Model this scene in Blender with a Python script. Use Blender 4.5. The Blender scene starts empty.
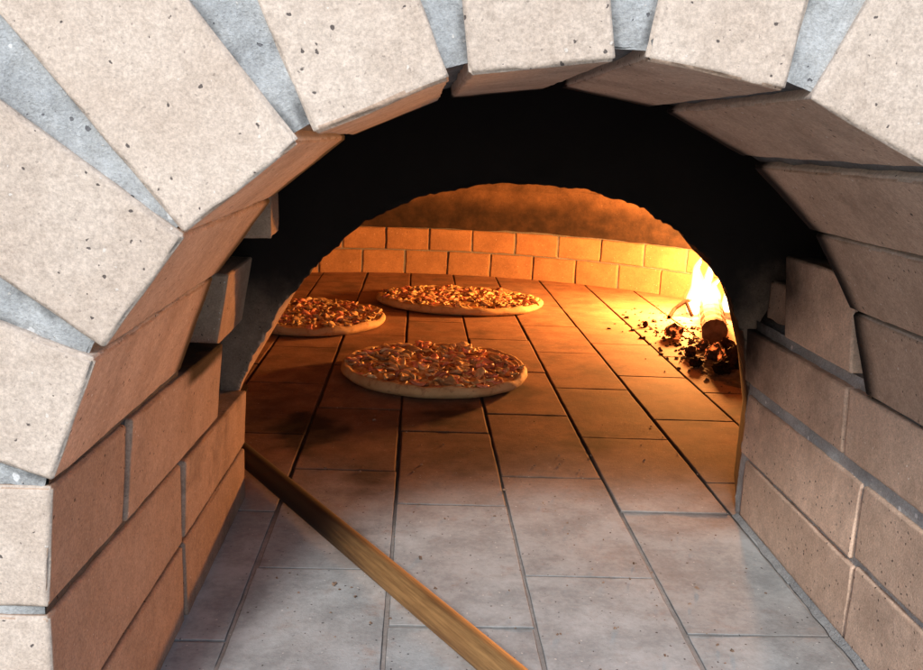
import bpy, bmesh, math, random
import numpy as np
from mathutils import Vector, Matrix, noise

random.seed(7); rng = np.random.default_rng(7)
S = bpy.context.scene
COL = S.collection

# ------------------------------------------------------------------ materials
def new_mat(name):
    m = bpy.data.materials.new(name); m.use_nodes = True
    nt = m.node_tree; nt.nodes.clear()
    return m, nt
class NT:
    """Tiny helper round a node tree."""
    def __init__(s, nt): s.nt = nt
    def n(s, t, **kw):
        x = s.nt.nodes.new(t)
        for k, v in kw.items():
            if k.startswith('_'): setattr(x, k[1:], v)
            else: x.inputs[k.replace('__', ' ')].default_value = v
        return x
    def l(s, a, b): s.nt.links.new(a, b)
    def math(s, op, a, b=None, c=None, clamp=False):
        x = s.nt.nodes.new('ShaderNodeMath'); x.operation = op; x.use_clamp = clamp
        for i, v in enumerate((a, b, c)):
            if v is None: continue
            if isinstance(v, (int, float)): x.inputs[i].default_value = v
            else: s.l(v, x.inputs[i])
        return x.outputs[0]
    def ramp(s, v, a, b, lo=0.0, hi=1.0):
        x = s.nt.nodes.new('ShaderNodeMapRange'); x.interpolation_type = 'SMOOTHSTEP'
        x.inputs['From Min'].default_value = a; x.inputs['From Max'].default_value = b
        x.inputs['To Min'].default_value = lo; x.inputs['To Max'].default_value = hi
        s.l(v, x.inputs['Value']); return x.outputs['Result']
    def mix(s, f, a, b, mode='MIX'):
        x = s.nt.nodes.new('ShaderNodeMix'); x.data_type = 'RGBA'; x.blend_type = mode
        if isinstance(f, (int, float)): x.inputs[0].default_value = f
        else: s.l(f, x.inputs[0])
        for i, v in ((6, a), (7, b)):
            if isinstance(v, tuple): x.inputs[i].default_value = (*v, 1)
            else: s.l(v, x.inputs[i])
        return x.outputs[2]
    def noise(s, co, scale, detail=4, rough=0.55):
        x = s.n('ShaderNodeTexNoise', Scale=scale, Detail=detail, Roughness=rough)
        s.l(co, x.inputs['Vector']); return x.outputs['Fac']
    def dots(s, co, scale, rad, keep):
        """round grains: 1 inside a grain; KEEP: share of the cells that carry one"""
        x = s.n('ShaderNodeTexVoronoi', Scale=scale); s.l(co, x.inputs['Vector'])
        sep = s.n('ShaderNodeSeparateColor'); s.l(x.outputs['Color'], sep.inputs[0])
        r = s.math('MULTIPLY', s.math('SUBTRACT', sep.outputs[0], 1 - keep), rad / keep)
        return s.ramp(s.math('SUBTRACT', r, x.outputs['Distance']), -0.012, 0.03)

SOOT = (0.009, 0.0072, 0.007)
def brick_mat(name, c1, c2, speck=(0.05, 0.04, 0.035), ash=(0.5, 0.49, 0.48), grain=1.0, bump=0.5, rough=0.92, blotch=0.0, agg=0.0):
    m, nt = new_mat(name); N = NT(nt)
    tc = N.n('ShaderNodeTexCoord'); co0 = tc.outputs['Object']
    # break the brick-to-brick repetition: every brick reads its own patch of the noise
    at = N.n('ShaderNodeAttribute', _attribute_name='wear_shade')
    sep = N.n('ShaderNodeSeparateColor'); N.l(at.outputs['Color'], sep.inputs[0])
    tone, soot, dust = sep.outputs[0], sep.outputs[1], sep.outputs[2]  # soot channel also carries painted shade
    co = co0
    big = N.noise(co, 22, 5); fine = N.noise(co, 620, 4, .75); mid = N.noise(co, 170, 4, .65)
    col = N.mix(N.ramp(big, .32, .68), c1, c2)
    col = N.mix(1.0, col, N.mix(N.ramp(fine, .25, .75), (.74, .735, .73), (1.17, 1.17, 1.16)), 'MULTIPLY')
    col = N.mix(1.0, col, N.mix(N.ramp(mid, .3, .7), (.90, .89, .88), (1.07, 1.07, 1.07)), 'MULTIPLY')
    if blotch:
        bl = N.ramp(N.noise(co, 14, 6, .7), .46, .66)
        col = N.mix(N.math('MULTIPLY', bl, blotch), col, (.10, .075, .06))
    # dust / ash, with the floor's painted daylight edge
    df = N.math('MULTIPLY', dust, N.ramp(N.noise(co, 30, 8, .72), .10, .48), clamp=True)
    gr = N.mix(N.ramp(N.math('MULTIPLY_ADD', N.noise(co, 16, 5, .7), .75, N.math('MULTIPLY', N.noise(co, 170, 6, .78), .35)), .40, .70), tuple(c * .70 for c in ash), tuple(min(1, c * 1.14) for c in ash))
    col = N.mix(df, col, gr)
    wn = N.n('ShaderNodeTexNoise', Scale=420, Detail=3); N.l(co, wn.inputs['Vector'])
    wv = N.n('ShaderNodeVectorMath', _operation='MULTIPLY_ADD'); N.l(wn.outputs['Color'], wv.inputs[0])
    wv.inputs[1].default_value = (.0028, .0028, .0028); N.l(co, wv.inputs[2]); cw_ = wv.outputs[0]
    s1 = N.dots(cw_, 165, .17, min(.9, .62 * grain)); s2 = N.dots(cw_, 62, .062, .20 * grain); s3 = N.dots(cw_, 210, .19, .25)
    s4 = N.dots(cw_, 270, .19, .5 * grain)
    col = N.mix(N.math('MULTIPLY', s3, .55), col, (.80, .77, .72))
    col = N.mix(N.math('MULTIPLY', s4, .35), col, speck)
    col = N.mix(N.math('MULTIPLY', N.math('MAXIMUM', s1, s2), .85), col, speck)
    if agg:
        s5 = N.dots(cw_, 95, .22, .25); s6 = N.dots(cw_, 260, .2, .6)
        col = N.mix(N.math('MULTIPLY', s5, agg), col, (.82, .84, .85)); col = N.mix(N.math('MULTIPLY', s6, agg * .5), col, (.2, .2, .21))
    tm = N.n('ShaderNodeCombineColor')
    for i in range(3): N.l(tone, tm.inputs[i])
    col = N.mix(1.0, col, tm.outputs[0], 'MULTIPLY')
    sf = N.math('MULTIPLY_ADD', N.math('SUBTRACT', N.noise(co, 30, 5, .65), .5), 0.36, soot)
    sf = N.math('MULTIPLY', N.ramp(sf, .08, .80), N.ramp(soot, 0.0, .15))
    col = N.mix(sf, col, SOOT)
    b = N.n('ShaderNodeBsdfPrincipled', Roughness=rough)
    b.inputs['Specular IOR Level'].default_value = .25
    N.l(col, b.inputs['Base Color'])
    h = N.math('ADD', N.math('MULTIPLY', fine, .8), N.math('MULTIPLY', N.noise(co, 600, 3, .7), .45))
    h = N.math('ADD', h, N.math('MULTIPLY', mid, .8))
    h = N.math('SUBTRACT', h, N.math('MULTIPLY', N.math('MAXIMUM', s1, s2), 1.0))
    h = N.math('ADD', h, N.math('MULTIPLY', s3, .35))
    bp = N.n('ShaderNodeBump', Strength=.75 * bump, Distance=.0016); N.l(h, bp.inputs['Height'])
    N.l(bp.outputs[0], b.inputs['Normal'])
    o = N.n('ShaderNodeOutputMaterial'); N.l(b.outputs[0], o.inputs[0])
    return m

M_FACE = brick_mat('cream firebrick', (.545, .455, .385), (.605, .52, .45), speck=(.045, .038, .04), grain=1.25, bump=.55)
M_WALL = brick_mat('buff firebrick', (.46, .335, .255), (.545, .405, .315), grain=1.8, blotch=.26)
M_DOME = brick_mat('chamber firebrick', (.34, .20, .112), (.27, .158, .09), grain=.7)
M_FLOOR = brick_mat('hearth firebrick', (.27, .145, .090), (.36, .21, .135), ash=(.40, .425, .435), grain=.9, rough=.85, blotch=.5, bump=.4)
M_MORTAR = brick_mat('grey mortar', (.37, .395, .415), (.50, .525, .54), speck=(.12, .12, .13), grain=.5, bump=1.1, agg=.8)
M_JOINT = brick_mat('dirty floor joint', (.09, .075, .065), (.14, .12, .11), grain=.3)
M_RUBBLE = brick_mat('sooted masonry', (.20, .16, .14), (.27, .22, .19), grain=.7, bump=1.6)

def plain(name, col, rough=.6, var=.25, scale=90, bumpd=.0006, spec=.4, subs=0.0):
    m, nt = new_mat(name); N = NT(nt)
    tc = N.n('ShaderNodeTexCoord'); co = tc.outputs['Object']
    oi = N.n('ShaderNodeObjectInfo')
    f = N.noise(co, scale, 5, .65)
    lo = tuple(c * (1 - var) for c in col); hi = tuple(min(1, c * (1 + var)) for c in col)
    c = N.mix(N.ramp(f, .3, .7), lo, hi)
    rv = N.ramp(oi.outputs['Random'], 0, 1, 1 - var, 1 + var)
    cc = N.n('ShaderNodeCombineColor')
    for i in range(3): N.l(rv, cc.inputs[i])
    c = N.mix(1.0, c, cc.outputs[0], 'MULTIPLY')
    b = N.n('ShaderNodeBsdfPrincipled', Roughness=rough); b.inputs['Specular IOR Level'].default_value = spec
    if subs:
        b.inputs['Subsurface Weight'].default_value = subs
        b.inputs['Subsurface Radius'].default_value = (.004, .002, .001)
    N.l(c, b.inputs['Base Color'])
    bp = N.n('ShaderNodeBump', Strength=.6, Distance=bumpd); N.l(f, bp.inputs['Height']); N.l(bp.outputs[0], b.inputs['Normal'])
    o = N.n('ShaderNodeOutputMaterial'); N.l(b.outputs[0], o.inputs[0])
    return m

M_CHEESE = plain('melted cheese', (.82, .60, .27), .5, .25, 120)
M_HAM = plain('ham', (.66, .27, .17), .48, .4, 150)
M_MUSH = plain('mushroom', (.56, .38, .20), .5, .3, 130)
M_ONION = plain('browned onion', (.22, .08, .04), .4, .4, 130)
M_CHAR = plain('charcoal', (.040, .022, .016), .9, .6, 60, .003, .08)
M_STEEL = plain('dark steel', (.035, .03, .028), .5, .4, 60, .0005)
M_ASHCHIP = plain('ash chip', (.13, .09, .065), .85, .6, 70, .002)
M_BARK = plain('split firewood', (.11, .062, .040), .9, .5, 45, .004)

def crust_mat():
    m, nt = new_mat('pizza crust'); N = NT(nt)
    tc = N.n('ShaderNodeTexCoord'); co = tc.outputs['Object']
    a = N.noise(co, 22, 4); b_ = N.noise(co, 90, 5, .65)
    c = N.mix(N.ramp(a, .35, .65), (.50, .33, .17), (.60, .43, .24))
    c = N.mix(N.math('MULTIPLY', N.ramp(b_, .50, .72), .7), c, (.27, .13, .05))
    p = N.n('ShaderNodeBsdfPrincipled', Roughness=.75); p.inputs['Specular IOR Level'].default_value = .2
    N.l(c, p.inputs['Base Color'])
    bp = N.n('ShaderNodeBump', Strength=.6, Distance=.0015); N.l(b_, bp.inputs['Height']); N.l(bp.outputs[0], p.inputs['Normal'])
    o = N.n('ShaderNodeOutputMaterial'); N.l(p.outputs[0], o.inputs[0]); return m
def topping_mat():
    m, nt = new_mat('sauce and melted cheese'); N = NT(nt)
    tc = N.n('ShaderNodeTexCoord'); co = tc.outputs['Object']
    a = N.noise(co, 45, 6, .7); b_ = N.noise(co, 110, 5, .65)
    c = N.mix(N.ramp(a, .38, .62), (.50, .20, .08), (.78, .55, .24))
    c = N.mix(N.math('MULTIPLY', N.ramp(b_, .5, .7), .7), c, (.20, .06, .03))
    p = N.n('ShaderNodeBsdfPrincipled', Roughness=.35); N.l(c, p.inputs['Base Color'])
    bp = N.n('ShaderNodeBump', Strength=.8, Distance=.002); N.l(b_, bp.inputs['Height']); N.l(bp.outputs[0], p.inputs['Normal'])
    o = N.n('ShaderNodeOutputMaterial'); N.l(p.outputs[0], o.inputs[0]); return m
M_CRUST, M_TOP = crust_mat(), topping_mat()

def wood_mat():
    m, nt = new_mat('worn varnished wood'); N = NT(nt)
    tc = N.n('ShaderNodeTexCoord'); mp = N.n('ShaderNodeMapping'); mp.inputs['Scale'].default_value = (1, 1, .06)
    N.l(tc.outputs['Object'], mp.inputs['Vector']); co = mp.outputs[0]
    g = N.noise(co, 260, 5, .7); w = N.noise(tc.outputs['Object'], 18, 4)
    c = N.mix(N.ramp(g, .3, .7), (.15, .078, .030), (.33, .19, .075))
    c = N.mix(N.math('MULTIPLY', N.ramp(w, .45, .7), .5), c, (.17, .08, .03))
    at = N.n('ShaderNodeAttribute', _attribute_name='wear_shade'); sep = N.n('ShaderNodeSeparateColor'); N.l(at.outputs['Color'], sep.inputs[0])
    c = N.mix(sep.outputs[1], c, (.010, .007, .006))  # blackens the handle's far part with painted shade
    p = N.n('ShaderNodeBsdfPrincipled', Roughness=.62); p.inputs['Specular IOR Level'].default_value = .3; N.l(c, p.inputs['Base Color'])
    bp = N.n('ShaderNodeBump', Strength=.35, Distance=.0006); N.l(g, bp.inputs['Height']); N.l(bp.outputs[0], p.inputs['Normal'])
    o = N.n('ShaderNodeOutputMaterial'); N.l(p.outputs[0], o.inputs[0]); return m
M_WOOD = wood_mat()

def glow_mat(name, col, strength, clear):
    m, nt = new_mat(name); N = NT(nt)
    e = N.n('ShaderNodeEmission', Strength=strength); e.inputs[0].default_value = (*col, 1)
    t = N.n('ShaderNodeBsdfTransparent'); mx = N.n('ShaderNodeMixShader'); mx.inputs[0].default_value = 1 - clear
    N.l(t.outputs[0], mx.inputs[1]); N.l(e.outputs[0], mx.inputs[2])
    o = N.n('ShaderNodeOutputMaterial'); N.l(mx.outputs[0], o.inputs[0]); return m
M_FLAME_OUT = glow_mat('flame skin', (1, .42, .09), 1.6, .72)
M_FLAME_MID = glow_mat('flame body', (1, .62, .22), 5.0, .55)
M_FLAME_IN = glow_mat('flame core', (1, .82, .50), 14.0, .35)
def ember_mat():
    m, nt = new_mat('glowing ember'); N = NT(nt)
    tc = N.n('ShaderNodeTexCoord'); f = N.ramp(N.noise(tc.outputs['Object'], 85, 4, .6), .50, .66)
    p = N.n('ShaderNodeBsdfPrincipled', Roughness=.8); p.inputs['Base Color'].default_value = (.04, .02, .015, 1)
    p.inputs['Emission Color'].default_value = (1, .16, .03, 1); N.l(N.math('MULTIPLY', f, 1.6), p.inputs['Emission Strength'])
    o = N.n('ShaderNodeOutputMaterial'); N.l(p.outputs[0], o.inputs[0]); return m
M_EMBER = ember_mat()

# ------------------------------------------------------------------ mesh helpers
def nz(x, y, z, s):
    return noise.noise(Vector((x * s, y * s, z * s)))
class MB:
    """Collects vertices (with wear: tone, soot and painted shade, dust) and faces, linked as one mesh object."""
    def __init__(s): s.v = []; s.f = []; s.w = []
    def add(s, vs, fs, ws):
        o = len(s.v); s.v += [tuple(p) for p in vs]; s.w += ws
        s.f += [tuple(i + o for i in q) for q in fs]
    def grid(s, fn, us, vs, wear_shade=None, flip=False, keep=None):
        """FN(u, v) -> point; WEAR_SHADE(p, u, v) -> (tone, soot and painted shade, dust)"""
        pts = [fn(u, v) for u in us for v in vs]; n = len(vs)
        ws = [(wear_shade(p) if wear_shade else (1, 0, 0)) for p in pts]
        fs = []
        for i in range(len(us) - 1):
            for j in range(n - 1):
                q = (i * n + j, (i + 1) * n + j, (i + 1) * n + j + 1, i * n + j + 1)
                if keep and not all(keep(pts[k]) for k in q): continue
                fs.append(q[::-1] if flip else q)
        s.add(pts, fs, ws)
    def build(s, name, mats, parent=None, smooth=True, merge=2e-5):
        me = bpy.data.meshes.new(name)
        me.from_pydata(s.v, [], s.f)
        a = me.color_attributes.new('wear_shade', 'FLOAT_COLOR', 'POINT')
        a.data.foreach_set('color', np.array([(*w, 1) for w in s.w], dtype=np.float32).ravel())
        if merge:
            bm = bmesh.new(); bm.from_mesh(me)
            bmesh.ops.remove_doubles(bm, verts=bm.verts, dist=merge); bm.to_mesh(me); bm.free()
        if smooth: me.polygons.foreach_set('use_smooth', [True] * len(me.polygons))
        me.materials.append(mats); me.update()
        o = bpy.data.objects.new(name, me); COL.objects.link(o)
        if parent: o.parent = parent
        return o

def cuts(length, step, e):
    n = max(1, int(round((length - 2 * e) / step)))
    k = e / length
    in_ = [k + (1 - 2 * k) * i / n for i in range(n + 1)]
    if k * 2.2 < in_[1]: in_[1:1] = [k * 2.0]; in_[-1:-1] = [1 - k * 2.0]
    return [0.0] + in_ + [1.0]
def brick(mb, c, step=.008, e=.0022, amp=.0006, tone=1.0, soot_shade=None, dust=0.0, dust_daylight=None, chip=1.0, side=1.0):
    """C: eight corners, index i*4+j*2+k for (u,v,w) ends. A worn brick: rounded, chipped edges and an uneven surface."""
    c = np.array(c, float).reshape(2, 2, 2, 3)
    L = [np.linalg.norm(c[1, 0, 0] - c[0, 0, 0]), np.linalg.norm(c[0, 1, 0] - c[0, 0, 0]), np.linalg.norm(c[0, 0, 1] - c[0, 0, 0])]
    P = [cuts(l, step, min(e, l * .2)) for l in L]
    seed = random.random() * 50
    cen = c.mean(axis=(0, 1, 2))
    def at(t):
        u, v, w = t
        cu = c[0] * (1 - u) + c[1] * u; cv = cu[0] * (1 - v) + cu[1] * v
        return cv[0] * (1 - w) + cv[1] * w
    cache = {}
    def pt(t):
        if t in cache: return cache[t]
        ext = [a for a in range(3) if t[a] in (0.0, 1.0)]
        p = at(t)
        if len(ext) >= 2:
            nzv = nz(p[0] + seed, p[1], p[2], 95); nz2 = nz(p[0], p[1] + seed, p[2], 28) + .55 * nz(p[0], p[1], p[2] + seed, 240)
            r = e * (.55 + chip * (.45 * nzv + 1.1 * max(0, nz2 - .25)))
            tt = list(t)
            for a in ext:
                d = min(.3, max(.1 * e, r) / L[a]); tt[a] = d if t[a] == 0 else 1 - d
            p = at(tt)
        g = np.array([nz(p[0] + seed, p[1], p[2], 60), nz(p[0], p[1] + seed, p[2], 60), nz(p[0], p[1], p[2] + seed, 60)])
        g += .9 * np.array([nz(p[0] + seed, p[1], p[2], 17), nz(p[0], p[1] + seed, p[2], 17), nz(p[0], p[1], p[2] + seed, 17)])
        p = p + g * amp
        cache[t] = p
        return p
    for a in range(3):
        b_, c_ = [x for x in range(3) if x != a]
        for end in (0.0, 1.0):
            pts = []; ws = []
            for u in P[b_]:
                for v in P[c_]:
                    t = [0, 0, 0]; t[a] = end; t[b_] = u; t[c_] = v
                    p = pt(tuple(t)); pts.append(p)
                    ws.append((tone if (a == 2 and u not in (0., 1.) and v not in (0., 1.)) else tone * side, soot_shade(p) if soot_shade else 0.0, dust_daylight(p) if dust_daylight else dust))
            n = len(P[c_]); fs = []
            fl = (end == 1.0) ^ (a == 1)
            for i in range(len(P[b_]) - 1):
                for j in range(n - 1):
                    q = (i * n + j, (i + 1) * n + j, (i + 1) * n + j + 1, i * n + j + 1)
                    fs.append(q if fl else q[::-1])
            mb.add(pts, fs, ws)
def box8(x0, x1, y0, y1, z0, z1):
    return [(x, y, z) for x in (x0, x1) for y in (y0, y1) for z in (z0, z1)]
def sst(a, b, x):
    t = min(1, max(0, (x - a) / (b - a))); return t * t * (3 - 2 * t)
def frange(a, b, step):
    n = max(1, int(round(abs(b - a) / step))); return [a + (b - a) * i / n for i in range(n + 1)]
def tone(v=.1): return 1 + random.uniform(-v, v)

def thing(name, label, cat, loc=(0, 0, 0), rz=0, group=None):
    o = bpy.data.objects.new(name, None); COL.objects.link(o)
    o.empty_display_size = .05; o.location = loc; o.rotation_euler = (0, 0, rz)
    o['label'] = label; o['category'] = cat
    if group: o['group'] = group
    return o
def tag(o, label, cat, group=None):
    o['label'] = label; o['category'] = cat
    if group: o['group'] = group

# ------------------------------------------------------------------ layout (metres, from the camera's foot; Y runs into the oven)
XC, ZC, R = .0865, .152, .2555          # entrance arch: centre and radius
YF, YR = .389, .620                     # its front and back
XL, XR = -.169, .3435                   # jambs
YM, YB = .870, .970                     # inner mouth: front and back

oven = thing('brick_oven', 'wood fired brick oven with cream arch bricks, grey mortar and soot black inner mouth', 'oven', (XC, YF, 0))
def kid(o, parent):
    """parent keeping the world place"""
    o.parent = parent; o.matrix_parent_inverse = Matrix.Translation(-Vector(oven.location)); return o
def sub(o, parent):
    o.parent = parent; return o

# ---- entrance arch of nine-inch bricks standing radially
arch = MB()
ANG = (160, 144.7, 129.8, 114.3, 98.1, 81.1, 64.2, 48.1, 32.6, 17.6)
for th in ANG:
    a = math.radians(th + random.uniform(-.35, .35)); er = np.array([math.cos(a), 0, math.sin(a)]); et = np.array([-math.sin(a), 0, math.cos(a)])
    hw = .0317 + random.uniform(-.0006, .0006)
    d0 = math.sqrt(R * R - hw * hw) + random.uniform(-.001, .001); d1 = d0 + .228
    y0 = YF + random.uniform(-.0012, .0012); y1 = YR + random.uniform(-.003, .003)
    sk = random.uniform(-.0015, .0015)
    c = []
    for d in (d0, d1):
        for y in (y0, y1):
            for t in (-hw, hw):
                p = np.array([XC, y, ZC]) + er * d + et * (t + (sk if y == y1 else 0) + (.0105 if th == 160 and y == y1 and t > 0 else 0)); c.append(p)
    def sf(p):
        up = sst(.24, .38, p[2]); return .9 * sst(.585, .625, p[1]) + .16 * up * sst(.45, .60, p[1]) + (.06 + .08 * nz(p[0], p[1], p[2], 18)) * (p[0] < .06) * sst(YF + .003, YF + .012, p[1])  # left soffit also painted darker, against strong firelight
    # fired face is cream; the soffit is browner
    brick(arch, c, step=.0045, e=.0014, amp=.0004, tone=tone(.05), soot_shade=sf, dust=0, chip=1.9)
o = arch.build('entrance_arch', M_FACE); kid(o, oven); ARCH = o
# soffit tint: a browner material on the faces that look into the tunnel
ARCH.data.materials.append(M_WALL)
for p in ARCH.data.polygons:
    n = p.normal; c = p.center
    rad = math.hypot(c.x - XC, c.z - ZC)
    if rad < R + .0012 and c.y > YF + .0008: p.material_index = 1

mort = MB()
def wedge_wear(p):
    rad = math.hypot(p[0] - XC, p[2] - ZC)
    edge = 1 - sst(R, R + .028, rad + .012 * nz(p[0], p[1], p[2], 60))
    a = math.degrees(math.atan2(p[2] - ZC, p[0] - XC))
    gap = min(abs(rad * math.sin(math.radians(a - t)) ) - .0322 for t in ANG if abs(a - t) < 60)
    line = (1 - sst(.0, .0035, gap)) * sst(-.25, .35, nz(p[0], p[1] + 3, p[2], 22) + .6 * nz(p[0], p[1] + 9, p[2], 120))
    if rad > R + .226: line = 0
    return (1 - .20 * edge - .42 * line + .10 * nz(p[0], 5, p[2], 90), .12 * edge + .20 * line, 0)
def wedge(u, v):
    a = math.radians(u); r = v
    x, z = XC + r * math.cos(a), ZC + r * math.sin(a)
    return (x, YF + .0030 + .0018 * nz(x, 3, z, 55) + .0012 * nz(x, 7, z, 150), z)
mort.grid(wedge, frange(168.5, 3, .35), frange(R + .0045, R + .24, .0042), wedge_wear)
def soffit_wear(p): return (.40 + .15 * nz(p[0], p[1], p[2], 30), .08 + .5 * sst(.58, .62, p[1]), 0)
def soff(u, v):
    a = math.radians(u); r = R + .0058 + .002 * nz(u * .2, v * 40, 1, 1)
    return (XC + r * math.cos(a), v, ZC + r * math.sin(a))
mort.grid(soff, frange(168.5, 3, .8), frange(YF + .003, YR - .001, .012), soffit_wear)
mort.grid(lambda u, v: (XC + v * math.cos(math.radians(u)), YR - .001, ZC + v * math.sin(math.radians(u))), frange(168.5, 3, 2), frange(R + .005, R + .26, .05), lambda p: (.3, 1, 0))
o = mort.build('mortar', M_MORTAR); sub(o, ARCH)

# ---- side walls of the entrance
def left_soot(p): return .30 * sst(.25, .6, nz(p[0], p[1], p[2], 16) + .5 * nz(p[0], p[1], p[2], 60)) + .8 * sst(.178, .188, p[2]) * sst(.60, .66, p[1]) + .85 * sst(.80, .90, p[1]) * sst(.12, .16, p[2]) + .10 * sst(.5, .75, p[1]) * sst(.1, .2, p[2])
lw = MB()
def z1(y): return .0705 - .0165 * (y - YF) / .48
def z2(y): return .1425 - .0275 * (y - YF) / .48
def z3(y): return .2092 - .017 * (y - YF) / .36
def lbrick(x0a, x0b, y0, y1, zb, zt, g=.0022, xo=.115, st=.007, front=None):
    c = []
    for xi in (0, 1):
        for y in (y0 + .0014, y1 - .0014):
            for k in (0, 1):
                z = (zb(y) + g) if k == 0 else (zt(y) - g)
                x = (x0b if k else x0a) if xi else (x0a - xo)
                c.append((x, y, z))
    brick(lw, c, step=st, tone=.76 * tone(.15), soot_shade=left_soot, amp=.0004, chip=1.2, e=.0014)
zz = lambda y: .0
zbot = lambda y: -.004
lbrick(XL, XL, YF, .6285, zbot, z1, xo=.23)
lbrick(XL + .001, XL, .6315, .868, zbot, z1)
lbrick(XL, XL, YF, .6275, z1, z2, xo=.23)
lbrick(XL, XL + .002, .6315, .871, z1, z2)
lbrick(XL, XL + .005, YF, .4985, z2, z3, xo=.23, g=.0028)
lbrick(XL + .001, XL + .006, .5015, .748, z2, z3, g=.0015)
LS = left_soot; left_soot = lambda p: .12 * max(0, nz(p[0], p[1], p[2], 20))
lbrick(-.171, -.160, .757, .885, lambda y: .183, lambda y: .250, g=.001)
left_soot = LS
o = lw.build('side_wall', M_WALL); kid(o, oven); LW = o; WALLO = o
LW.data.materials.append(M_FACE)
for p in LW.data.polygons:
    if p.center.y < YF + .004 and p.normal.y < -.5:
        p.material_index = 1
        for vi in p.vertices: WALLO.data.color_attributes['wear_shade'].data[vi].color = (.97, 0, 0, 1)
lm = MB()
dirty_shade = lambda p: (.20 + .10 * nz(p[0], p[1], p[2], 40), .12 + .5 * sst(.74, .9, p[1]), 0)  # joint dirt, with the joints' shadow painted in
lm.grid(lambda u, v: (XL - .0042 + .0015 * nz(3, u, v, 60), u, v), frange(YF + .004, .870, .006), frange(-.002, .118, .003), dirty_shade, keep=lambda p: p[1] < .74 or p[2] < z2(p[1]) - .004)
lm.grid(lambda u, v: (XL - .0035 + (v - .118) * .06 + .0015 * nz(3, u, v, 60), u, v), frange(YF + .004, .752, .006), frange(.118, .204, .003), dirty_shade, keep=lambda p: p[2] < z3(p[1]) - .004)
lm.grid(lambda u, v: (XL + .0012 + (v - .196) * .10 + .0014 * nz(3, u, v, 60), u, v), frange(YF + .004, .622, .005), frange(.196, .216, .004), dirty_shade)
lm.grid(lambda u, v: (-.192 + .003 * nz(3, u, v, 30), u, v), frange(.60, .90, .006), frange(.10, .31, .006), lambda p: (.20, .22 + .4 * sst(.24, .30, p[2]), 0))
clean = lambda p: (1 - .3 * sst(-.186, -.172, p[0]), .25 * sst(-.186, -.172, p[0]), 0)
lm.grid(lambda u, v: (u, YF + .0042 + .0014 * nz(u, 3, v, 55) + .001 * nz(u, 7, v, 150), v), frange(-.42, XL - .003, .005), frange(-.002, .216, .005), clean)
lm.grid(lambda u, v: (u, YF + .010 + .001 * nz(u, 7, v, 150), v), frange(-.55, -.20, .01), frange(.19, .34, .01), lambda p: (1, 0, 0))
o = lm.build('mortar', M_MORTAR); sub(o, LW)

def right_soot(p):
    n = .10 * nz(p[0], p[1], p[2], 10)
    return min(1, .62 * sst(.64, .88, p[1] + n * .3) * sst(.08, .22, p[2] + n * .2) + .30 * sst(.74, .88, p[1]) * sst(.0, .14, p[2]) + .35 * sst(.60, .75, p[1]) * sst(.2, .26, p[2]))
rw = MB()
def rbrick(xa, xb, y0, y1, z0, z1_, xo=.115, st=.007, tn=None, sk=0.0):
    c = []
    for xi in (0, 1):
        for y in (y0, y1):
            for k, z in ((0, z0), (1, z1_)):
                c.append(((xb if k else xa) if xi == 0 else xa + xo, y + sk * k, z))
    brick(rw, c, step=st, tone=1.5 * (tn or tone(.10)), soot_shade=right_soot, amp=.0004, chip=1.2, e=.0013)
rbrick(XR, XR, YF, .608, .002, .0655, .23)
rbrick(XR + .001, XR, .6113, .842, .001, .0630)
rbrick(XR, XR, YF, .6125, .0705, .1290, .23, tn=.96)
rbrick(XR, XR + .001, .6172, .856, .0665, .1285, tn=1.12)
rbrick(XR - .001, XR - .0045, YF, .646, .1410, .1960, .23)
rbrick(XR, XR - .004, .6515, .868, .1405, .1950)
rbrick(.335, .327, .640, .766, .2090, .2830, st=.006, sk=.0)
o = rw.build('side_wall', M_WALL); kid(o, oven); RW = o; WALLO = o
RW.data.materials.append(M_FACE)
for p in RW.data.polygons:
    if p.center.y < YF + .004 and p.normal.y < -.5:
        p.material_index = 1
        for vi in p.vertices: WALLO.data.color_attributes['wear_shade'].data[vi].color = (.97, 0, 0, 1)
rm = MB()
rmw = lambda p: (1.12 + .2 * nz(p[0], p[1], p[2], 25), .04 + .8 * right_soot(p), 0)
rm.grid(lambda u, v: (XR + .0032 + .0014 * nz(3, u, v, 50) + .001 * nz(9, u, v, 140), u, v), frange(YF + .004, .862, .005), frange(-.002, .205, .004), rmw, flip=True)
rm.grid(lambda u, v: (XR + .004 + .5 * (v - .192) + .0016 * nz(3, u, v, 50), u, v), frange(.60, .868, .005), frange(.192, .222, .004), rmw, flip=True)
rm.grid(lambda u, v: (XR - (.0050 + .0035 * nz(u, 1, 2, 35)) * (1 - v) ** 1.5, u, .0040 * v + .0006 * nz(u, v, 5, 90)), frange(YF + .01, .845, .004), frange(0, 1, .2), lambda p: (.72, .05, 0))
rm.grid(lambda u, v: (u, YF + .0022 + .0016 * nz(u, 3, v, 55), v), frange(XR + .003, .60, .006), frange(-.002, .20, .006), lambda p: (1, 0, 0))
o = rm.build('mortar', M_MORTAR); sub(o, RW)

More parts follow.
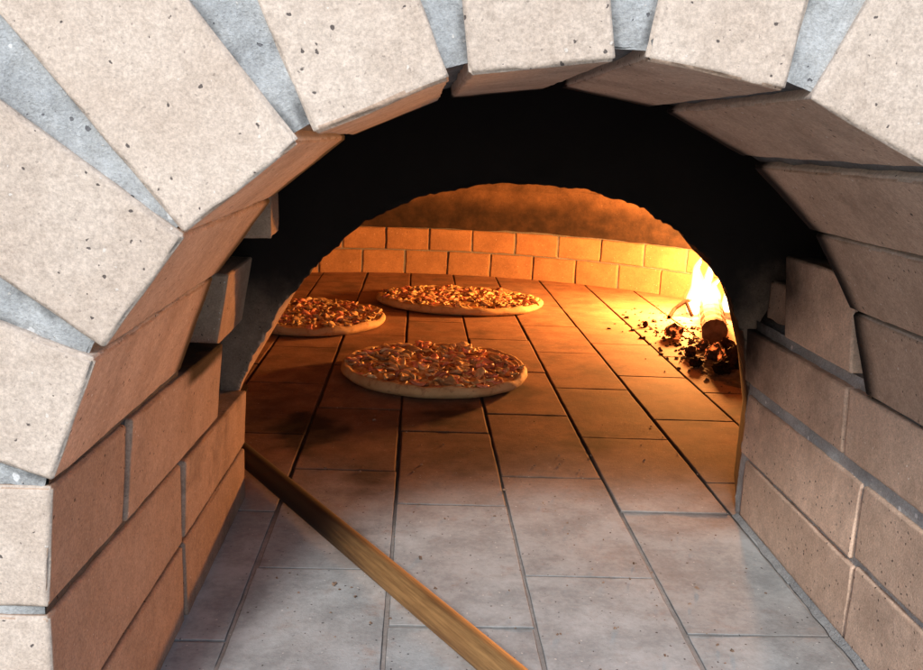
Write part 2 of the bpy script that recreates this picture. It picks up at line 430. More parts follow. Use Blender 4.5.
# ---- smoke slot between the entrance and the mouth: sooted box, with ragged bricks sticking out
sc_ = MB()
blk = lambda p: (.7, 1 - .55 * (p[0] > .3) * (1 - sst(.22, .42, p[2])), 0)
X0, X1, ZT = -.335, .50, .72
rough_ = lambda a, b, c_: .006 * nz(a, b, c_, 18)
sc_.grid(lambda u, v: (X0 + rough_(1, u, v), u, v), frange(.44, YM + .01, .02), frange(0, ZT, .03), blk)
sc_.grid(lambda u, v: (X1 + rough_(2, u, v), u, v), frange(.44, YM + .01, .02), frange(0, ZT, .03), blk, flip=True)
sc_.grid(lambda u, v: (u, v, ZT), frange(X0, X1, .05), frange(.44, YM + .01, .05), blk)
o = sc_.build('smoke_slot', M_RUBBLE); kid(o, oven); SLOT = o
def sl_soot(p): return .30 + .4 * nz(p[0], p[1], p[2], 25) + .8 * sst(.80, .90, p[1])
lb = MB()
brick(lb, box8(-.30, -.124, .757, .800, .281, .338), tone=.9, step=.007, amp=.0012, chip=1.6, soot_shade=lambda p: .12 + 1.2 * sst(-.131, -.124, -abs(p[0])) * 0 + .25 * sst(.30, .33, p[2]))
o = lb.build('projecting_brick', M_WALL); sub(o, SLOT)
lb = MB()
brick(lb, box8(.356, .48, .79, .862, .185, .246), tone=1.0, step=.007, amp=.0014, chip=1.8, soot_shade=lambda p: .42 + .3 * nz(p[0], p[1], p[2], 20))
o = lb.build('projecting_brick', M_WALL); sub(o, SLOT)

# ---- inner mouth: a lower sooted arch in the wall of the baking chamber
prof_f = [(-.2150, -.002), (-.2150, .085), (-.178, .098), (-.1700, .125), (-.157, .155), (-.128, .206), (-.094, .248), (-.05, .288), (0, .3140), (.059, .3275), (.107, .3310), (.166, .3270),
          (.216, .3140), (.258, .2920), (.293, .2640), (.318, .2280), (.338, .1850), (.350, .130), (.352, .09), (.352, -.002)]
prof_b = [(-.2200, -.002), (-.2200, .080), (-.190, .093), (-.1790, .112), (-.158, .150), (-.127, .206), (-.094, .250), (-.05, .292), (0, .3180), (.059, .3320), (.107, .336), (.166, .3340),
          (.226, .3230), (.272, .3000), (.309, .2600), (.334, .2450), (.352, .2080), (.372, .148), (.384, .09), (.384, -.002)]
def dense(pr, n=15):
    out = []
    for (a, b), (c, d) in zip(pr, pr[1:]):
        for i in range(n): out.append((a + (c - a) * i / n, b + (d - b) * i / n))
    return out + [pr[-1]]
pf, pb = dense(prof_f), dense(prof_b)
NP = len(pf)
def rag(i):
    x, z = pf[i]; k = .0020 * nz(x, z, 3, 260) + .0016 * nz(x, z, 9, 120) + .0016 * nz(x, z, 9, 40)
    s = sst(.09, .14, z); return k * s
mo = MB()
def outer(i):
    x, z = pf[i]; a = math.atan2(max(z - .02, 0), x - XC)
    if z < .02: return (XC + (-1.05 if x < XC else 1.05), z)
    k = 1.05 / max(abs(math.cos(a)), abs(math.sin(a)) / .72)
    return (XC + k * math.cos(a), .02 + k * math.sin(a))
def mouth_face(i, v):
    i = int(i); x, z = pf[i]; ox, oz = outer(i)
    x -= rag(i) * (x - XC) / .26; z -= rag(i) * 1.0
    px, pz = x + (ox - x) * v, z + (oz - z) * v
    return (px, YM + .004 * nz(px, 4, pz, 22) * (v > 0) + .002 * nz(px, 4, pz, 70) * (v > 0), pz)
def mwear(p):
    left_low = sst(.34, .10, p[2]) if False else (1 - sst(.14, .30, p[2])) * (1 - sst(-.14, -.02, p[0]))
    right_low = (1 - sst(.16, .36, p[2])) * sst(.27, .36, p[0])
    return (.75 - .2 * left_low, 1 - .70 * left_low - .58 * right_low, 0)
vs = [0, .004, .012, .025, .045, .07, .1, .15, .22, .35, .6, 1]
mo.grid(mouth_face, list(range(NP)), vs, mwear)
def mouth_soffit(i, v):
    i = int(i); a = mouth_face(i, 0); bx, bz = pb[i]
    return (a[0] + (bx - a[0]) * v, YM + (YB - YM) * v, a[2] + (bz - a[2]) * v - .0025 * math.sin(math.pi * v) * nz(a[0], v * 3, a[2], 40))
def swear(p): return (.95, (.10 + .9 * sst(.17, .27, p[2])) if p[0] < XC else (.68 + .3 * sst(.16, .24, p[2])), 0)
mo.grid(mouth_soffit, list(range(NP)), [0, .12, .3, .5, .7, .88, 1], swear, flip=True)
mo.grid(lambda i, v: (pb[int(i)][0] + (outer(int(i))[0] - pb[int(i)][0]) * v, YB, pb[int(i)][1] + (outer(int(i))[1] - pb[int(i)][1]) * v), list(range(NP)), [0, .1, .4, 1], lambda p: (.8, .5, 0), flip=True)
o = mo.build('oven_mouth', M_WALL); kid(o, oven)

# ---- baking chamber: curved wall of two header courses, a soldier course and the dome
EX, EY, EA, EB = .05, 1.705, .83, .725
def ell(t, k=1.0): return EX + EA * k * math.cos(t), EY + EB * k * math.sin(t)
# equal steps of arc length
ts = [0.0]; acc = 0.0; pts_ = [ell(0)]; tt = np.linspace(0, 2 * math.pi, 20001)
ex_, ey_ = EX + EA * np.cos(tt), EY + EB * np.sin(tt)
sl = np.concatenate([[0], np.cumsum(np.hypot(np.diff(ex_), np.diff(ey_)))])
def t_at(s): return float(np.interp(s % sl[-1], sl, tt))
def s_at(x):   # arc length at the back wall for a given X
    t = math.acos((x - EX) / EA); return float(np.interp(t, tt, sl))
cw = MB(); cm = MB()
def course(z0, zt, x_ref, w, gap, k0=1.0, k1=1.0, soot=0.0, st=.02, tn=.07):
    n = int(sl[-1] / w); s0 = s_at(x_ref)
    for i in range(-n // 2, n // 2):
        sa, sb = s0 + i * w + gap / 2, s0 + (i + 1) * w - gap / 2
        ta, tb = t_at(sa), t_at(sb)
        if max(ell(ta)[1], ell(tb)[1]) < 1.30: continue
        jit = random.uniform(-.002, .002)
        c = []
        for kk in (0, 1):
            for t in (ta, tb):
                for z, k in ((z0, k0), (zt, k1)):
                    x, y = ell(t, k); dx, dy = (x - EX), (y - EY); l_ = math.hypot(dx, dy)
                    d = .06 * kk + jit; c.append((x + dx / l_ * d, y + dy / l_ * d, z))
        near = ell(ta)[1] > 1.9
        brick(cw, c, step=.012 if near else .04, e=.002, amp=.0011, tone=tone(tn), chip=1.6,
              soot_shade=lambda p: soot + .14 * sst(.10, .128, p[2]) - (.20 * sst(.15, .22, p[2]) if soot > .3 else 0))
course(-.003, .0625, -.0302, .1178, .0035)
course(.0655, .1240, .0337, .1182, .0035, soot=.02)
cw.grid(lambda s, z: (lambda k, t: (*ell(t, k), z + .003 * nz(*ell(t, k), z, 14)))(1.0 - max(0, z - .130) * .25 + .005 * nz(s, z * .6, 2, 7) + .0015 * nz(s, z, 5, 50) + (.004 if z < .1275 else 0), t_at(s)),
        frange(0, sl[-1], .012), frange(.1255, .244, .004), lambda p: (.62 + .08 * nz(p[0], p[1], p[2] * .3, 9), .64 - .22 * sst(.17, .24, p[2] + .02 * nz(p[0], p[1], 0, 6)), 0), flip=True, keep=lambda p: p[1] > 1.30)
o = cw.build('chamber_wall', M_DOME); kid(o, oven); CW = o
def cmw(p): return (.42, .15 + .5 * sst(.11, .14, p[2]), 0)
cm.grid(lambda s, z: (*ell(t_at(s), (1.0 - max(0, z - .125) * .24) * 1.005), z), frange(0, sl[-1], .03), frange(-.003, .246, .02), cmw, flip=True, keep=lambda p: p[1] > 1.30)
o = cm.build('mortar', M_MORTAR); sub(o, CW)
dm = MB()
def dome(s, f):
    z = .240 + .27 * math.sin(f); k = .972 * math.cos(f) + .0
    x, y = ell(t_at(s), k); g = .010 * nz(x, y, z, 9)
    return (x, y, z + g)
dm.grid(dome, frange(0, sl[-1], .05), frange(0, math.pi / 2 - .02, .05), lambda p: (.75, .50, 0), flip=True, keep=lambda p: p[1] > 1.30 or (p[1] > YB - .02 and p[2] > .40))
o = dm.build('dome', M_DOME); kid(o, oven)

# ---- plain outer front round the arch bricks
fc = MB()
def fac(u, v):
    a = math.radians(u); x1 = XC + .475 * math.cos(a); z1_ = ZC + .475 * math.sin(a)
    k = min(.85 / max(1e-6, abs(math.cos(a))), (.75 if math.sin(a) > 0 else ZC) / max(1e-6, abs(math.sin(a))))
    x2, z2_ = XC + k * math.cos(a), ZC + k * math.sin(a)
    x, z = x1 + (x2 - x1) * v, z1_ + (z2_ - z1_) * v
    return (x, YF + .004 + .002 * nz(x, 1, z, 20), z)
fc.grid(fac, frange(184, -4, 2), frange(0, 1, .1), lambda p: (.95, 0, 0))
for sx in (-1, 1):
    fc.grid(lambda u, v: (XC + sx * u, YF + .007, v), frange(.34, .86, .05), frange(0, .17, .05), lambda p: (.95, 0, 0), flip=sx < 0)
    fc.grid(lambda u, v: (XC + sx * .86, u, v), frange(YF, 2.7, .1), frange(0, .9, .1), lambda p: (.95, 0, 0), flip=sx < 0)
fc.grid(lambda u, v: (XC + u, v, .90), frange(-.86, .86, .1), frange(YF, 2.7, .1), lambda p: (.95, 0, 0))  # unseen housing, sides to back, added to keep sky light out of the dome
fc.grid(lambda u, v: (XC + u, 2.7, v), frange(-.86, .86, .1), frange(0, .9, .1), lambda p: (.95, 0, 0))
o = fc.build('outer_front_and_added_housing', M_MORTAR); kid(o, oven)

# ------------------------------------------------------------------ floor
fl = MB()
COLW, ROWL = .117, .232
phase = {-1: 1.2938, 0: 1.1769, 1: 1.086, 2: 1.1702, 3: 1.0805, 4: 1.1656}
X0F = -.1304
for k in range(-7, 7):
    ph = phase.get(k, (1.166 if k % 2 == 0 else 1.084) + random.uniform(-.006, .006))
    ph = ph % ROWL
    for j in range(0, 12):
        y0, y1 = ph + j * ROWL, ph + (j + 1) * ROWL
        if y1 < .12 or y0 > 2.52: continue
        if k not in (-2, -1, 0, 1, 2, 3, 4) and y1 < .9: continue
        xa, xb = X0F + k * COLW + .0014, X0F + (k + 1) * COLW - .0014
        # columns stop at the jambs in the entrance
        if y1 < .95 and xb < -.36: continue
        dz = random.uniform(-.0004, .0003); tl = random.uniform(-.0003, .0003); jx = random.uniform(-.0008, .0008)
        g = .0007 if (y0 + y1) / 2 < 1.0 else .0012
        c = []
        for x in (xa + jx, xb + jx):
            for y in (y0 + g, y1 - g):
                c += [(x, y, -.03), (x, y, dz + (tl if y > (y0 + y1) / 2 else -tl))]
        near = y0 < 1.1
        yc = (y0 + y1) / 2
        tn = tone(.09)
        def df(p, yc=yc):
            front = 1 - sst(.76, 1.02, p[1] + .07 * nz(p[0], p[1], 1, 9))  # ash cover, its fade painting in the edge of the daylight
            return front * (.95 + .35 * nz(p[0], p[1], 2, 7)) + .12 * max(0, nz(p[0], p[1], 3, 6))
        def floor_soot_shade(p):
            # soot smears, plus painted dimming where the daylight drops beyond the entrance
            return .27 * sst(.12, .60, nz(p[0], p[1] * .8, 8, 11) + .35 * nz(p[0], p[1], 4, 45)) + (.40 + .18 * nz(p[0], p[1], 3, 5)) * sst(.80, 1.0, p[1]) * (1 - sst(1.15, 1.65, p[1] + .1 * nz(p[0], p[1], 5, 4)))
        brick(fl, c, step=.011 if near else .022, e=.0007 if yc < .95 else .0012, amp=.00035, tone=tn, dust_daylight=df, soot_shade=floor_soot_shade, chip=1.1, side=.42)
o = fl.build('oven_floor', M_FLOOR); o['kind'] = 'structure'
jb = MB()
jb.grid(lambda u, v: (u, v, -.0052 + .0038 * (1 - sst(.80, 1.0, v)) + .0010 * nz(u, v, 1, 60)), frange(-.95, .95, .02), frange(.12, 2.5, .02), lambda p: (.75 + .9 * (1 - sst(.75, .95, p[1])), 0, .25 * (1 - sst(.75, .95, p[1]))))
o = jb.build('floor_bed', M_JOINT); o['kind'] = 'structure'

# masonry stand below the floor, and unseen paving added to bounce daylight into the arch
bs = MB()
brick(bs, box8(XC - .86, XC + .86, .135, 2.70, -.95, -.0315), step=.12, e=.01, amp=.002, tone=.9)
o = bs.build('oven_base', M_MORTAR); kid(o, oven)
gd = MB()
gd.grid(lambda u, v: (u, v, -.95 + .004 * nz(u, v, 1, .7)), [-60, -20, -8] + frange(-4, 4, .4) + [8, 20, 60], [-60, -20, -8] + frange(-4, 6, .4) + [10, 20, 60], lambda p: (1, 0, 0))
o = gd.build('added_bounce_ground', brick_mat('pale bounce paving', (.40, .37, .33), (.46, .43, .39), grain=.4)); o['kind'] = 'structure'

# ------------------------------------------------------------------ pizzas
def mesh_from(vs, fs, name, mat, smooth=True):
    me = bpy.data.meshes.new(name); me.from_pydata(vs, [], fs); me.materials.append(mat)
    if smooth: me.polygons.foreach_set('use_smooth', [True] * len(me.polygons))
    me.update(); return me
def blob_strip(L, w, h, curl, name, mat, n=7, seed=0):
    """a limp shred: bent, flattened tube"""
    vs = []; fs = []; m = 6
    for i in range(n):
        t = i / (n - 1); a = curl * (t - .5)
        rr = L / curl if abs(curl) > .05 else 1e3
        cx, cy = rr * math.sin(a), rr * (1 - math.cos(a))
        cz = h * .35 * math.sin(t * 7 + seed)
        k = (max(.15, math.sin(math.pi * (.08 + .84 * t)))) ** .5 * (1 + .25 * math.sin(t * 9 + seed * 2))
        for j in range(m):
            b = 2 * math.pi * j / m
            vs.append((cx - math.sin(a) * math.cos(b) * w * k / 2, cy + math.cos(a) * math.cos(b) * w * k / 2, cz + math.sin(b) * h * k / 2))
    for i in range(n - 1):
        for j in range(m):
            fs.append((i * m + j, (i + 1) * m + j, (i + 1) * m + (j + 1) % m, i * m + (j + 1) % m))
    fs.append(tuple(range(m))); fs.append(tuple(range((n - 1) * m, n * m))[::-1])
    return mesh_from(vs, fs, name, mat)
def blob_slice(rx, ry, h, name, mat, seed=0, warp=.3):
    """an uneven flat piece with rounded edge, slightly buckled"""
    vs = []; fs = []; m = 12
    rings = [(0, -.5), (.8, -.5), (1, -.1), (.96, .25), (.75, .5), (.4, .45), (0, .4)]
    for r, z in rings:
        for j in range(m):
            b = 2 * math.pi * j / m
            q = 1 + .22 * math.sin(2 * b + seed) + .14 * math.sin(3 * b + seed * 2.3) + .08 * math.sin(5 * b + seed)
            x, y = rx * r * q * math.cos(b), ry * r * q * math.sin(b)
            vs.append((x, y, h * z + warp * rx * (r ** 2) * math.sin(2 * b + seed * 1.7)))
    for i in range(len(rings) - 1):
        for j in range(m):
            fs.append((i * m + j, i * m + (j + 1) % m, (i + 1) * m + (j + 1) % m, (i + 1) * m + j))
    return mesh_from(vs, fs, name, mat)
shreds = [blob_strip(random.uniform(.012, .022), random.uniform(.0038, .0060), random.uniform(.003, .0045), random.choice((-1, 1)) * random.uniform(.6, 2.6), 'cheese_shred', M_CHEESE, seed=i) for i in range(7)]
hams = [blob_slice(random.uniform(.007, .0115), random.uniform(.005, .008), random.uniform(.005, .0075), 'ham_piece', M_HAM, i, .28) for i in range(6)] + \
       [blob_strip(random.uniform(.018, .026), random.uniform(.005, .007), .0035, random.uniform(.5, 2), 'ham_piece', M_HAM, seed=i + 3) for i in range(3)]
mushs = [blob_slice(random.uniform(.008, .013), random.uniform(.006, .009), .0055, 'mushroom_slice', M_MUSH, i + 2, .35) for i in range(6)]
onions = [blob_strip(random.uniform(.018, .028), .0034, .003, random.choice((-1, 1)) * random.uniform(1.5, 3.2), 'onion_strip', M_ONION, seed=i + 9) for i in range(4)]
def make_pizza(label, loc, rx, ry, rz, seed):
    rn = random.Random(seed)
    t = thing('pizza', label, 'pizza', loc, rz, 'pizzas baking on the oven floor')
    prof = [(0, 0), (.55, 0), (.90, .0), (.955, .0022), (.988, .0065), (1.0, .0100), (.992, .0145), (.972, .0185), (.952, .0190), (.930, .0175), (.91, .0150), (.87, .0130), (0, .0125)]
    m = 120; vs = []; fs = []
    for r, z in prof:
        for j in range(m):
            b = 2 * math.pi * j / m; cx, sy = math.cos(b), math.sin(b)
            q = 1 + .030 * noise.noise((cx * 1.6, sy * 1.6, seed)) + .014 * noise.noise((cx * 6, sy * 6, seed))
            puff = 1 + (.30 * noise.noise((cx * 3, sy * 3, seed + 5)) + .16 * noise.noise((cx * 9, sy * 9, seed))) * (r > .85)
            vs.append((rx * r * q * cx, ry * r * q * sy, z * puff))
    for i in range(len(prof) - 1):
        for j in range(m):
            fs.append((i * m + j, i * m + (j + 1) % m, (i + 1) * m + (j + 1) % m, (i + 1) * m + j))
    o = bpy.data.objects.new('crust', mesh_from(vs, fs, 'crust', M_CRUST)); COL.objects.link(o); o.parent = t
    vs = []; fs = []; nr = 26
    for i in range(nr + 1):
        r = .935 * i / nr
        for j in range(m):
            b = 2 * math.pi * j / m; x, y = rx * r * math.cos(b), ry * r * math.sin(b)
            z = .0160 + .0060 * noise.noise((x * 60, y * 60, seed)) + .003 * noise.noise((x * 130, y * 130, seed)) - .004 * (r > .88)
            vs.append((x, y, z))
    for i in range(nr):
        for j in range(m):
            fs.append((i * m + j, (i + 1) * m + j, (i + 1) * m + (j + 1) % m, i * m + (j + 1) % m))
    o = bpy.data.objects.new('cheese_topping', mesh_from(vs, fs, 'cheese_topping', M_TOP)); COL.objects.link(o); o.parent = t
    def scatter(meshes, name, n, zlo, zhi, tilt=.16):
        for i in range(n):
            r = .925 * math.sqrt(rn.random()); b = rn.random() * 2 * math.pi
            o = bpy.data.objects.new(name, rn.choice(meshes)); COL.objects.link(o); o.parent = t
            o.location = (rx * r * math.cos(b), ry * r * math.sin(b), rn.uniform(zlo, zhi) - .0015 * (r > .8))
            o.rotation_euler = (rn.gauss(0, tilt), rn.gauss(0, tilt), rn.random() * 6.28)
            k = rn.uniform(.8, 1.35); o.scale = (k, k, k * .78)
    scatter(mushs, 'mushroom_slice', 98, .0165, .0215, .26)
    scatter(hams, 'ham_piece', 99, .0165, .0220, .24)
    scatter(onions, 'onion_strip', 60, .0175, .0215)
    scatter(shreds, 'cheese_shred', 99, .0180, .0225)
    return t
make_pizza('round pizza nearest the entrance, pale thick rim, topped with ham, cheese and mushrooms', (.037, 1.362, .0012), .149, .146, .3, 1)
make_pizza('wide oval pizza farthest back, its bright yellow rim facing the fire', (.103, 1.975, .0012), .190, .140, -.04, 2)
make_pizza('pizza half hidden behind the left edge of the oven mouth', (-.203, 1.735, .0012), .150, .142, 1.1, 3)

# ------------------------------------------------------------------ peel: wooden handle lying on the floor, steel head inside
P0, P1 = Vector((.285, .2035, .0125)), Vector((-.302, 1.138, .0125))
ax = (P1 - P0).normalized(); LEN = (P1 - P0).length
peel = thing('pizza_peel', 'long golden wooden peel handle, painted shade darkening it towards the oven, lying diagonally across the entrance floor', 'pizza peel', P0)
q = Vector((0, 0, 1)).rotation_difference(ax)
peel.rotation_mode = 'QUATERNION'; peel.rotation_quaternion = q
hd = MB()
def pole(u, v):
    r = .0108 + .0007 * u / LEN + .0004 * nz(u * .1, 1, 1, 30)
    r *= 1 + .03 * math.cos(4 * v)
    return (r * math.cos(v), r * math.sin(v), u)
hd.grid(pole, frange(0, LEN, .01), [2 * math.pi * i / 24 for i in range(25)], lambda p: (1, .97 * sst(.52, .70, p[2] + .03 * nz(p[0] * 3, p[1] * 3, p[2], 12)), 0), flip=True)  # far part blackened: the wall's shadow painted into the wood
for e_ in (0, LEN):
    n = 24; hd.add([(.0105 * math.cos(2 * math.pi * i / n), .0105 * math.sin(2 * math.pi * i / n), e_) for i in range(n)], [tuple(range(n))], [(1, 0, 0)] * n)
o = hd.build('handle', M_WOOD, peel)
# blade: flat octagonal plate, axis along the handle
bl = MB(); hw_, L_ = .118, .25
out = [(-.03, 0), (.03, 0), (hw_ - .02, .035), (hw_, .075), (hw_, L_), (-hw_, L_), (-hw_, .075), (-hw_ + .02, .035)]
inv = q.inverted()
side = (inv @ Vector((ax.y, -ax.x, 0))); upv = inv @ Vector((0, 0, 1)); 
vsb = []
for dz in (-.0110, -.0085):
    for a, b in out:
        vsb.append(tuple(Vector((0, 0, LEN + b - .005)) + side * a + upv * dz))
n = len(out)
bl.add(vsb, [tuple(range(n)), tuple(range(n, 2 * n))[::-1]] + [(i, i + n, (i + 1) % n + n, (i + 1) % n) for i in range(n)], [(1, 0, 0)] * (2 * n))
# socket that grips the handle
for i_ in (0,):
    m_ = 16
    ring = [tuple(Vector((.0128 * math.cos(2 * math.pi * k / m_), .0128 * math.sin(2 * math.pi * k / m_), z))) for z in (LEN - .07, LEN + .03) for k in range(m_)]
    bl.add(ring, [(k, (k + 1) % m_, (k + 1) % m_ + m_, k + m_) for k in range(m_)], [(1, 0, 0)] * (2 * m_))
o = bl.build('blade', M_STEEL, peel, smooth=False, merge=0)

# ------------------------------------------------------------------ fire
def rock(rx, ry, rz, seed, mat, name, sub_=2, amp=.35, freq=1.3):
    bm = bmesh.new(); bmesh.ops.create_icosphere(bm, subdivisions=sub_, radius=1)
    for v in bm.verts:
        k = 1 + amp * noise.noise(v.co * freq + Vector((seed * 3.1, seed, 0))) + amp * .5 * noise.noise(v.co * freq * 2.7 + Vector((seed, 0, seed)))
        v.co = Vector((v.co.x * rx, v.co.y * ry, v.co.z * rz)) * k
    me = bpy.data.meshes.new(name); bm.to_mesh(me); bm.free(); me.materials.append(mat)
    zmin = min(v.co.z for v in me.vertices)
    for v in me.vertices: v.co.z -= zmin
    o = bpy.data.objects.new(name, me); COL.objects.link(o); return o
def log(name, a, b, rad, mat, seed, label, sides=9, flat=.8):
    a, b = Vector(a), Vector(b); d = b - a; L = d.length; o_ = MB()
    n = max(6, int(L / .012))
    prof = [(1 + .16 * noise.noise((math.cos(2 * math.pi * k / sides) * 1.2, math.sin(2 * math.pi * k / sides) * 1.2, seed))) for k in range(sides)]
    def f(u, k):
        k = int(k) % sides; an = 2 * math.pi * k / sides
        r = rad * prof[k] * (1 + .10 * noise.noise((u * 30, math.cos(an), math.sin(an) + seed)))
        return (r * math.cos(an), r * math.sin(an) * flat, u)
    o_.grid(f, frange(0, L, .012), list(range(sides + 1)), flip=True)
    for u, fl_ in ((0, False), (L, True)):
        ring = [f(u, k) for k in range(sides)]; cen = (0, 0, u)
        o_.add(ring + [cen], [((k, sides, (k + 1) % sides) if not fl_ else ((k + 1) % sides, sides, k)) for k in range(sides)], [(1, 0, 0)] * (sides + 1))
    o = o_.build(name, mat, None, smooth=False)
    o.location = a; o.rotation_mode = 'QUATERNION'; o.rotation_quaternion = Vector((0, 0, 1)).rotation_difference(d.normalized())
    return o
o = log('firewood_log', (.576, 1.632, .031), (.655, 1.90, .033), .025, M_BARK, 1, '', sides=14, flat=1.0); tag(o, 'thick brown log end standing beneath the flames beside the charcoal', 'firewood')
tw = thing('burning_twig', 'thin black forked twig sticking out to the left of the flame', 'twig', (.565, 1.93, .004))
def twig(pts, r, seed):
    m_ = MB()
    pts = [Vector(p) for p in pts]
    for a, b in zip(pts, pts[1:]):
        d = (b - a).normalized(); s1 = d.orthogonal().normalized(); s2 = d.cross(s1)
        m_.grid(lambda u, k: tuple(a + (b - a) * u + (s1 * math.cos(k) + s2 * math.sin(k)) * r), [0, .5, 1], [2 * math.pi * i / 6 for i in range(7)])
    return m_
twig([(0, -.03, .0), (.02, 0, .014), (.045, .01, .030), (.085, .02, .036)], .0048, 1).build('stem', M_CHAR, tw)
twig([(.047, .01, .030), (.053, -.005, .012), (.058, -.012, .0)], .004, 2).build('branch', M_CHAR, tw)
lumps = [(.520, 1.415, .016, .012, .012, 'dull charcoal lump at the front of the ember heap, apart from the bigger coals'), (.560, 1.450, .026, .020, .021, 'biggest black charcoal lump beside the right jamb of the oven mouth'),
         (.492, 1.470, .012, .010, .009, 'small charcoal lump on the left front edge of the ember heap'), (.535, 1.500, .020, .016, .017, 'charcoal lump with glowing red cracks leaning behind the front coals'),
         (.585, 1.38, .022, .020, .020, 'dark round coal pressed closest to the right jamb of the mouth'), (.552, 1.345, .022, .018, .015, 'dark coal lying nearest the entrance by the right jamb'),
         (.505, 1.545, .013, .010, .010, 'flat little coal left of the glowing cracked lump'), (.575, 1.555, .018, .015, .016, 'jagged coal right under the end of the log'),
         (.540, 1.580, .014, .012, .012, 'small jagged coal touching the left side of the log end')]
for i, (x, y, a, b, c_, lab) in enumerate(lumps):
    o = rock(a, b, c_, i + 1, M_CHAR if i not in (3, 8) else M_EMBER, 'charcoal_lump', 3, .45, 2.2); o.location = (x, y, -.001); o.rotation_euler = (0, 0, i * 1.3); tag(o, lab, 'charcoal', 'charcoal lumps beside the fire')
o = rock(.020, .016, .015, 21, M_EMBER, 'glowing_coal', 2, .4); o.location = (.518, 1.70, -.001); tag(o, 'small red glowing coal lying alone to the left of the log', 'ember')
o = rock(.007, .006, .007, 23, M_CHAR, 'cinder', 2, .25); o.location = (.487, 1.80, -.001); tag(o, 'tiny dark cinder standing apart on the bright yellow floor', 'cinder')
# scattered chips and ash
eb = MB(); rn = random.Random(5)
for i in range(520):
    t = rn.random()
    cx, cy = (.545 + rn.gauss(0, .05), 1.54 + rn.gauss(0, .11)) if t < .80 else (.53 + rn.gauss(0, .075), 1.80 + rn.gauss(0, .10))
    if cx < .40 or cx > .74 or cy > 2.06 or cy < 1.30: continue
    if cx < .49 and rn.random() < .6: continue
    s = rn.uniform(.0014, .0045) * (1 if rn.random() < .85 else 1.6)
    vs = []; ang = rn.random() * 6.28
    for px, py, pz in [(-1, -.6, 0), (1, -.7, 0), (.8, .6, 0), (-.9, .5, 0), (-.7, -.4, .8), (.6, -.5, 1), (.7, .3, .7), (-.5, .4, .9)]:
        px *= s * rn.uniform(.7, 1.4); py *= s * rn.uniform(.6, 1.1); pz *= s * rn.uniform(.5, 1.2)
        vs.append((cx + px * math.cos(ang) - py * math.sin(ang), cy + px * math.sin(ang) + py * math.cos(ang), pz))
    eb.add(vs, [(3, 2, 1, 0), (4, 5, 6, 7), (0, 1, 5, 4), (1, 2, 6, 5), (2, 3, 7, 6), (3, 0, 4, 7)], [(1, 0, 0)] * 8)
def mound(u, v):
    x, y = .572 + .085 * v * math.cos(u), 1.50 + .19 * v * math.sin(u)
    k = max(0, 1 - v * v * (1 + .5 * nz(math.cos(u), math.sin(u), 1, 1.7)))
    return (x, y, -.002 + .016 * k + .007 * k * nz(x, y, 1, 45) + .004 * (k > .02) * nz(x, y, 2, 160))
eb.grid(mound, [2 * math.pi * i / 72 for i in range(73)], frange(0, 1.15, .04), flip=True)
o = eb.build('ash_chips', M_ASHCHIP, None, smooth=False, merge=0); o['kind'] = 'stuff'; o['label'] = 'scattered ash and charcoal chips on the floor before the fire'

cr = MB(); rn = random.Random(11)
for i in range(150):
    cx, cy = rn.uniform(-.12, .34), rn.uniform(.42, 1.15)
    sz = rn.uniform(.0006, .0016) * (1 if rn.random() < .9 else 1.7); vs = []; ang = rn.random() * 6.28
    for px, py, pz in [(-1, -.7, 0), (1, -.6, 0), (.9, .7, 0), (-.8, .6, 0), (-.6, -.5, .7), (.7, -.4, .9), (.5, .4, .7), (-.5, .5, .8)]:
        px *= sz * rn.uniform(.7, 1.4); py *= sz * rn.uniform(.6, 1.1); pz *= sz * rn.uniform(.5, 1.2)
        vs.append((cx + px * math.cos(ang) - py * math.sin(ang), cy + px * math.sin(ang) + py * math.cos(ang), .0004 + pz))
    cr.add(vs, [(3, 2, 1, 0), (4, 5, 6, 7), (0, 1, 5, 4), (1, 2, 6, 5), (2, 3, 7, 6), (3, 0, 4, 7)], [(1, 0, 0)] * 8)
o = cr.build('crumbs', M_ASHCHIP, None, smooth=False, merge=0); o['kind'] = 'stuff'; o['label'] = 'tiny dark crumbs strewn over the grey entrance floor'

flame = thing('flame', 'bright white and yellow flame burning against the right side of the chamber', 'fire', (.665, 1.95, .0))
def tongue(x, y, z0, h, w, lean, seed, mat, k):
    m_ = MB(); n = 22; hh = h * (1 - (1 - k) * .45)
    def f(i, a):
        t = i / n
        r = w * k * (math.sin(math.pi * min(1, .12 + .88 * t) ** .72) ** .9) * (1 - .35 * t)
        if i == 0: r *= .6
        if i == n: r = .0004
        sx = lean * t ** 1.6 + .22 * w * noise.noise((seed, t * 3.2, 1)) * t * 2
        sy = .22 * w * noise.noise((seed, t * 3.2, 7)) * t * 2
        q_ = 1 + .22 * noise.noise((math.cos(a) * 1.5 + seed, math.sin(a) * 1.5, t * 4))
        return (x + sx + r * q_ * math.cos(a), y + sy + r * q_ * math.sin(a), z0 + hh * t)
    m_.grid(f, list(range(n + 1)), [2 * math.pi * j / 20 for j in range(21)], flip=True)
    return m_
for (x, y, z0, h, w, lean, sd) in [(-.030, .0, .0, .150, .026, .004, 1), (.012, .012, .0, .095, .023, .012, 2), (.045, -.01, .01, .105, .022, .010, 3), (-.012, -.045, .0, .046, .024, -.004, 4), (.0, .03, .02, .125, .018, .016, 6)]:
    root = tongue(x, y, z0, h, w, lean, sd, None, 1.0).build('flame_tongue', M_FLAME_OUT, flame)
    tongue(x, y, z0 + .002, h, w, lean, sd, None, .80).build('flame_body', M_FLAME_MID, root)
    tongue(x, y, z0 + .004, h, w, lean, sd, None, .58).build('flame_core', M_FLAME_IN, root)
ld = bpy.data.lights.new('fire_light', 'POINT'); ld.energy = 60.0; ld.color = (1, .36, .085); ld.shadow_soft_size = .035
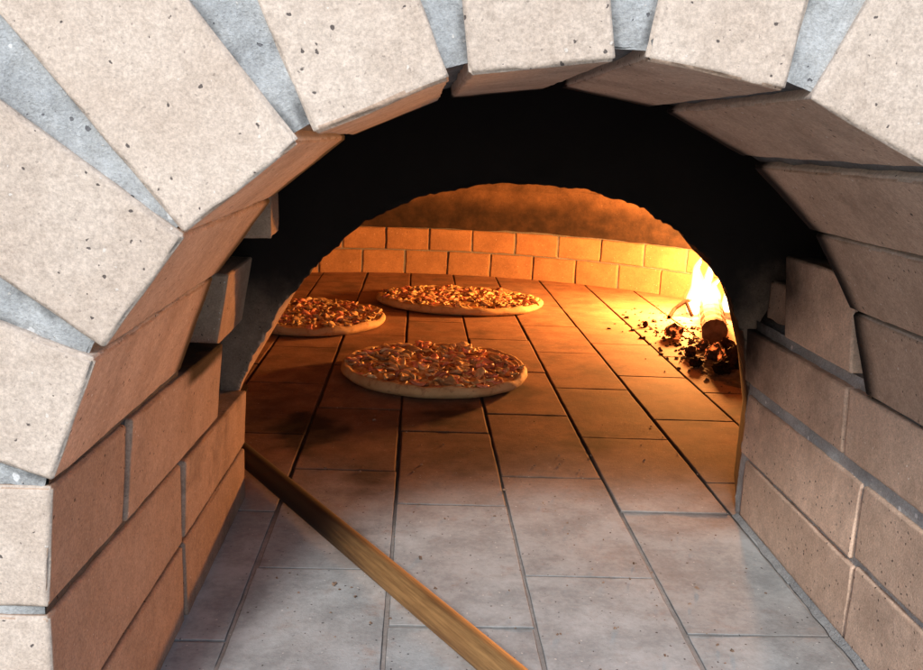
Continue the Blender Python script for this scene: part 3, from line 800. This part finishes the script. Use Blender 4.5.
lo = bpy.data.objects.new('fire_light', ld); COL.objects.link(lo); lo.location = (.640, 1.935, .115)

# ------------------------------------------------------------------ daylight
AZ, EL = math.radians(12.7), math.radians(35)
d = Vector((math.sin(AZ) * math.cos(EL), math.cos(AZ) * math.cos(EL), -math.sin(EL)))
sd = bpy.data.lights.new('sun', 'SUN'); sd.energy = 2.15; sd.angle = math.radians(11); sd.color = (1, .965, .92)
so = bpy.data.objects.new('sun', sd); COL.objects.link(so); so.location = (-.5, -2, 2); so.rotation_mode = 'QUATERNION'
so.rotation_quaternion = Vector((0, 0, -1)).rotation_difference(d)
W = bpy.data.worlds.new('World'); S.world = W; W.use_nodes = True
nt = W.node_tree; nt.nodes.clear(); N = NT(nt)
sky = N.n('ShaderNodeTexSky'); sky.sky_type = 'NISHITA'; sky.sun_disc = False
sky.sun_elevation = EL; sky.sun_rotation = math.pi + AZ
bg = N.n('ShaderNodeBackground', Strength=.14); N.l(sky.outputs[0], bg.inputs[0])
wo = N.n('ShaderNodeOutputWorld'); N.l(bg.outputs[0], wo.inputs[0])

# ------------------------------------------------------------------ camera
pitch, yaw, roll, H = .2197, .0556, .046, .3722
f_ = Vector((math.sin(yaw) * math.cos(pitch), math.cos(yaw) * math.cos(pitch), -math.sin(pitch)))
r_ = Vector((math.cos(yaw), -math.sin(yaw), 0)); u_ = r_.cross(f_)
r2 = r_ * math.cos(roll) + u_ * math.sin(roll); u2 = u_ * math.cos(roll) - r_ * math.sin(roll)
cd = bpy.data.cameras.new('camera'); cd.sensor_fit = 'HORIZONTAL'; cd.sensor_width = 36; cd.lens = 36 * 884.04 / 923
cd.clip_start = .01; cd.clip_end = 100
co = bpy.data.objects.new('camera', cd); COL.objects.link(co)
mw = Matrix((r2, u2, -f_)).transposed().to_4x4(); mw.translation = (0, 0, H); co.matrix_world = mw
S.camera = co

S.view_settings.view_transform = 'Standard'; S.view_settings.look = 'None'
S.view_settings.exposure = .50; S.view_settings.gamma = 1
S.cycles.use_denoising = True
S.cycles.max_bounces = 8; S.cycles.diffuse_bounces = 5; S.cycles.transparent_max_bounces = 16
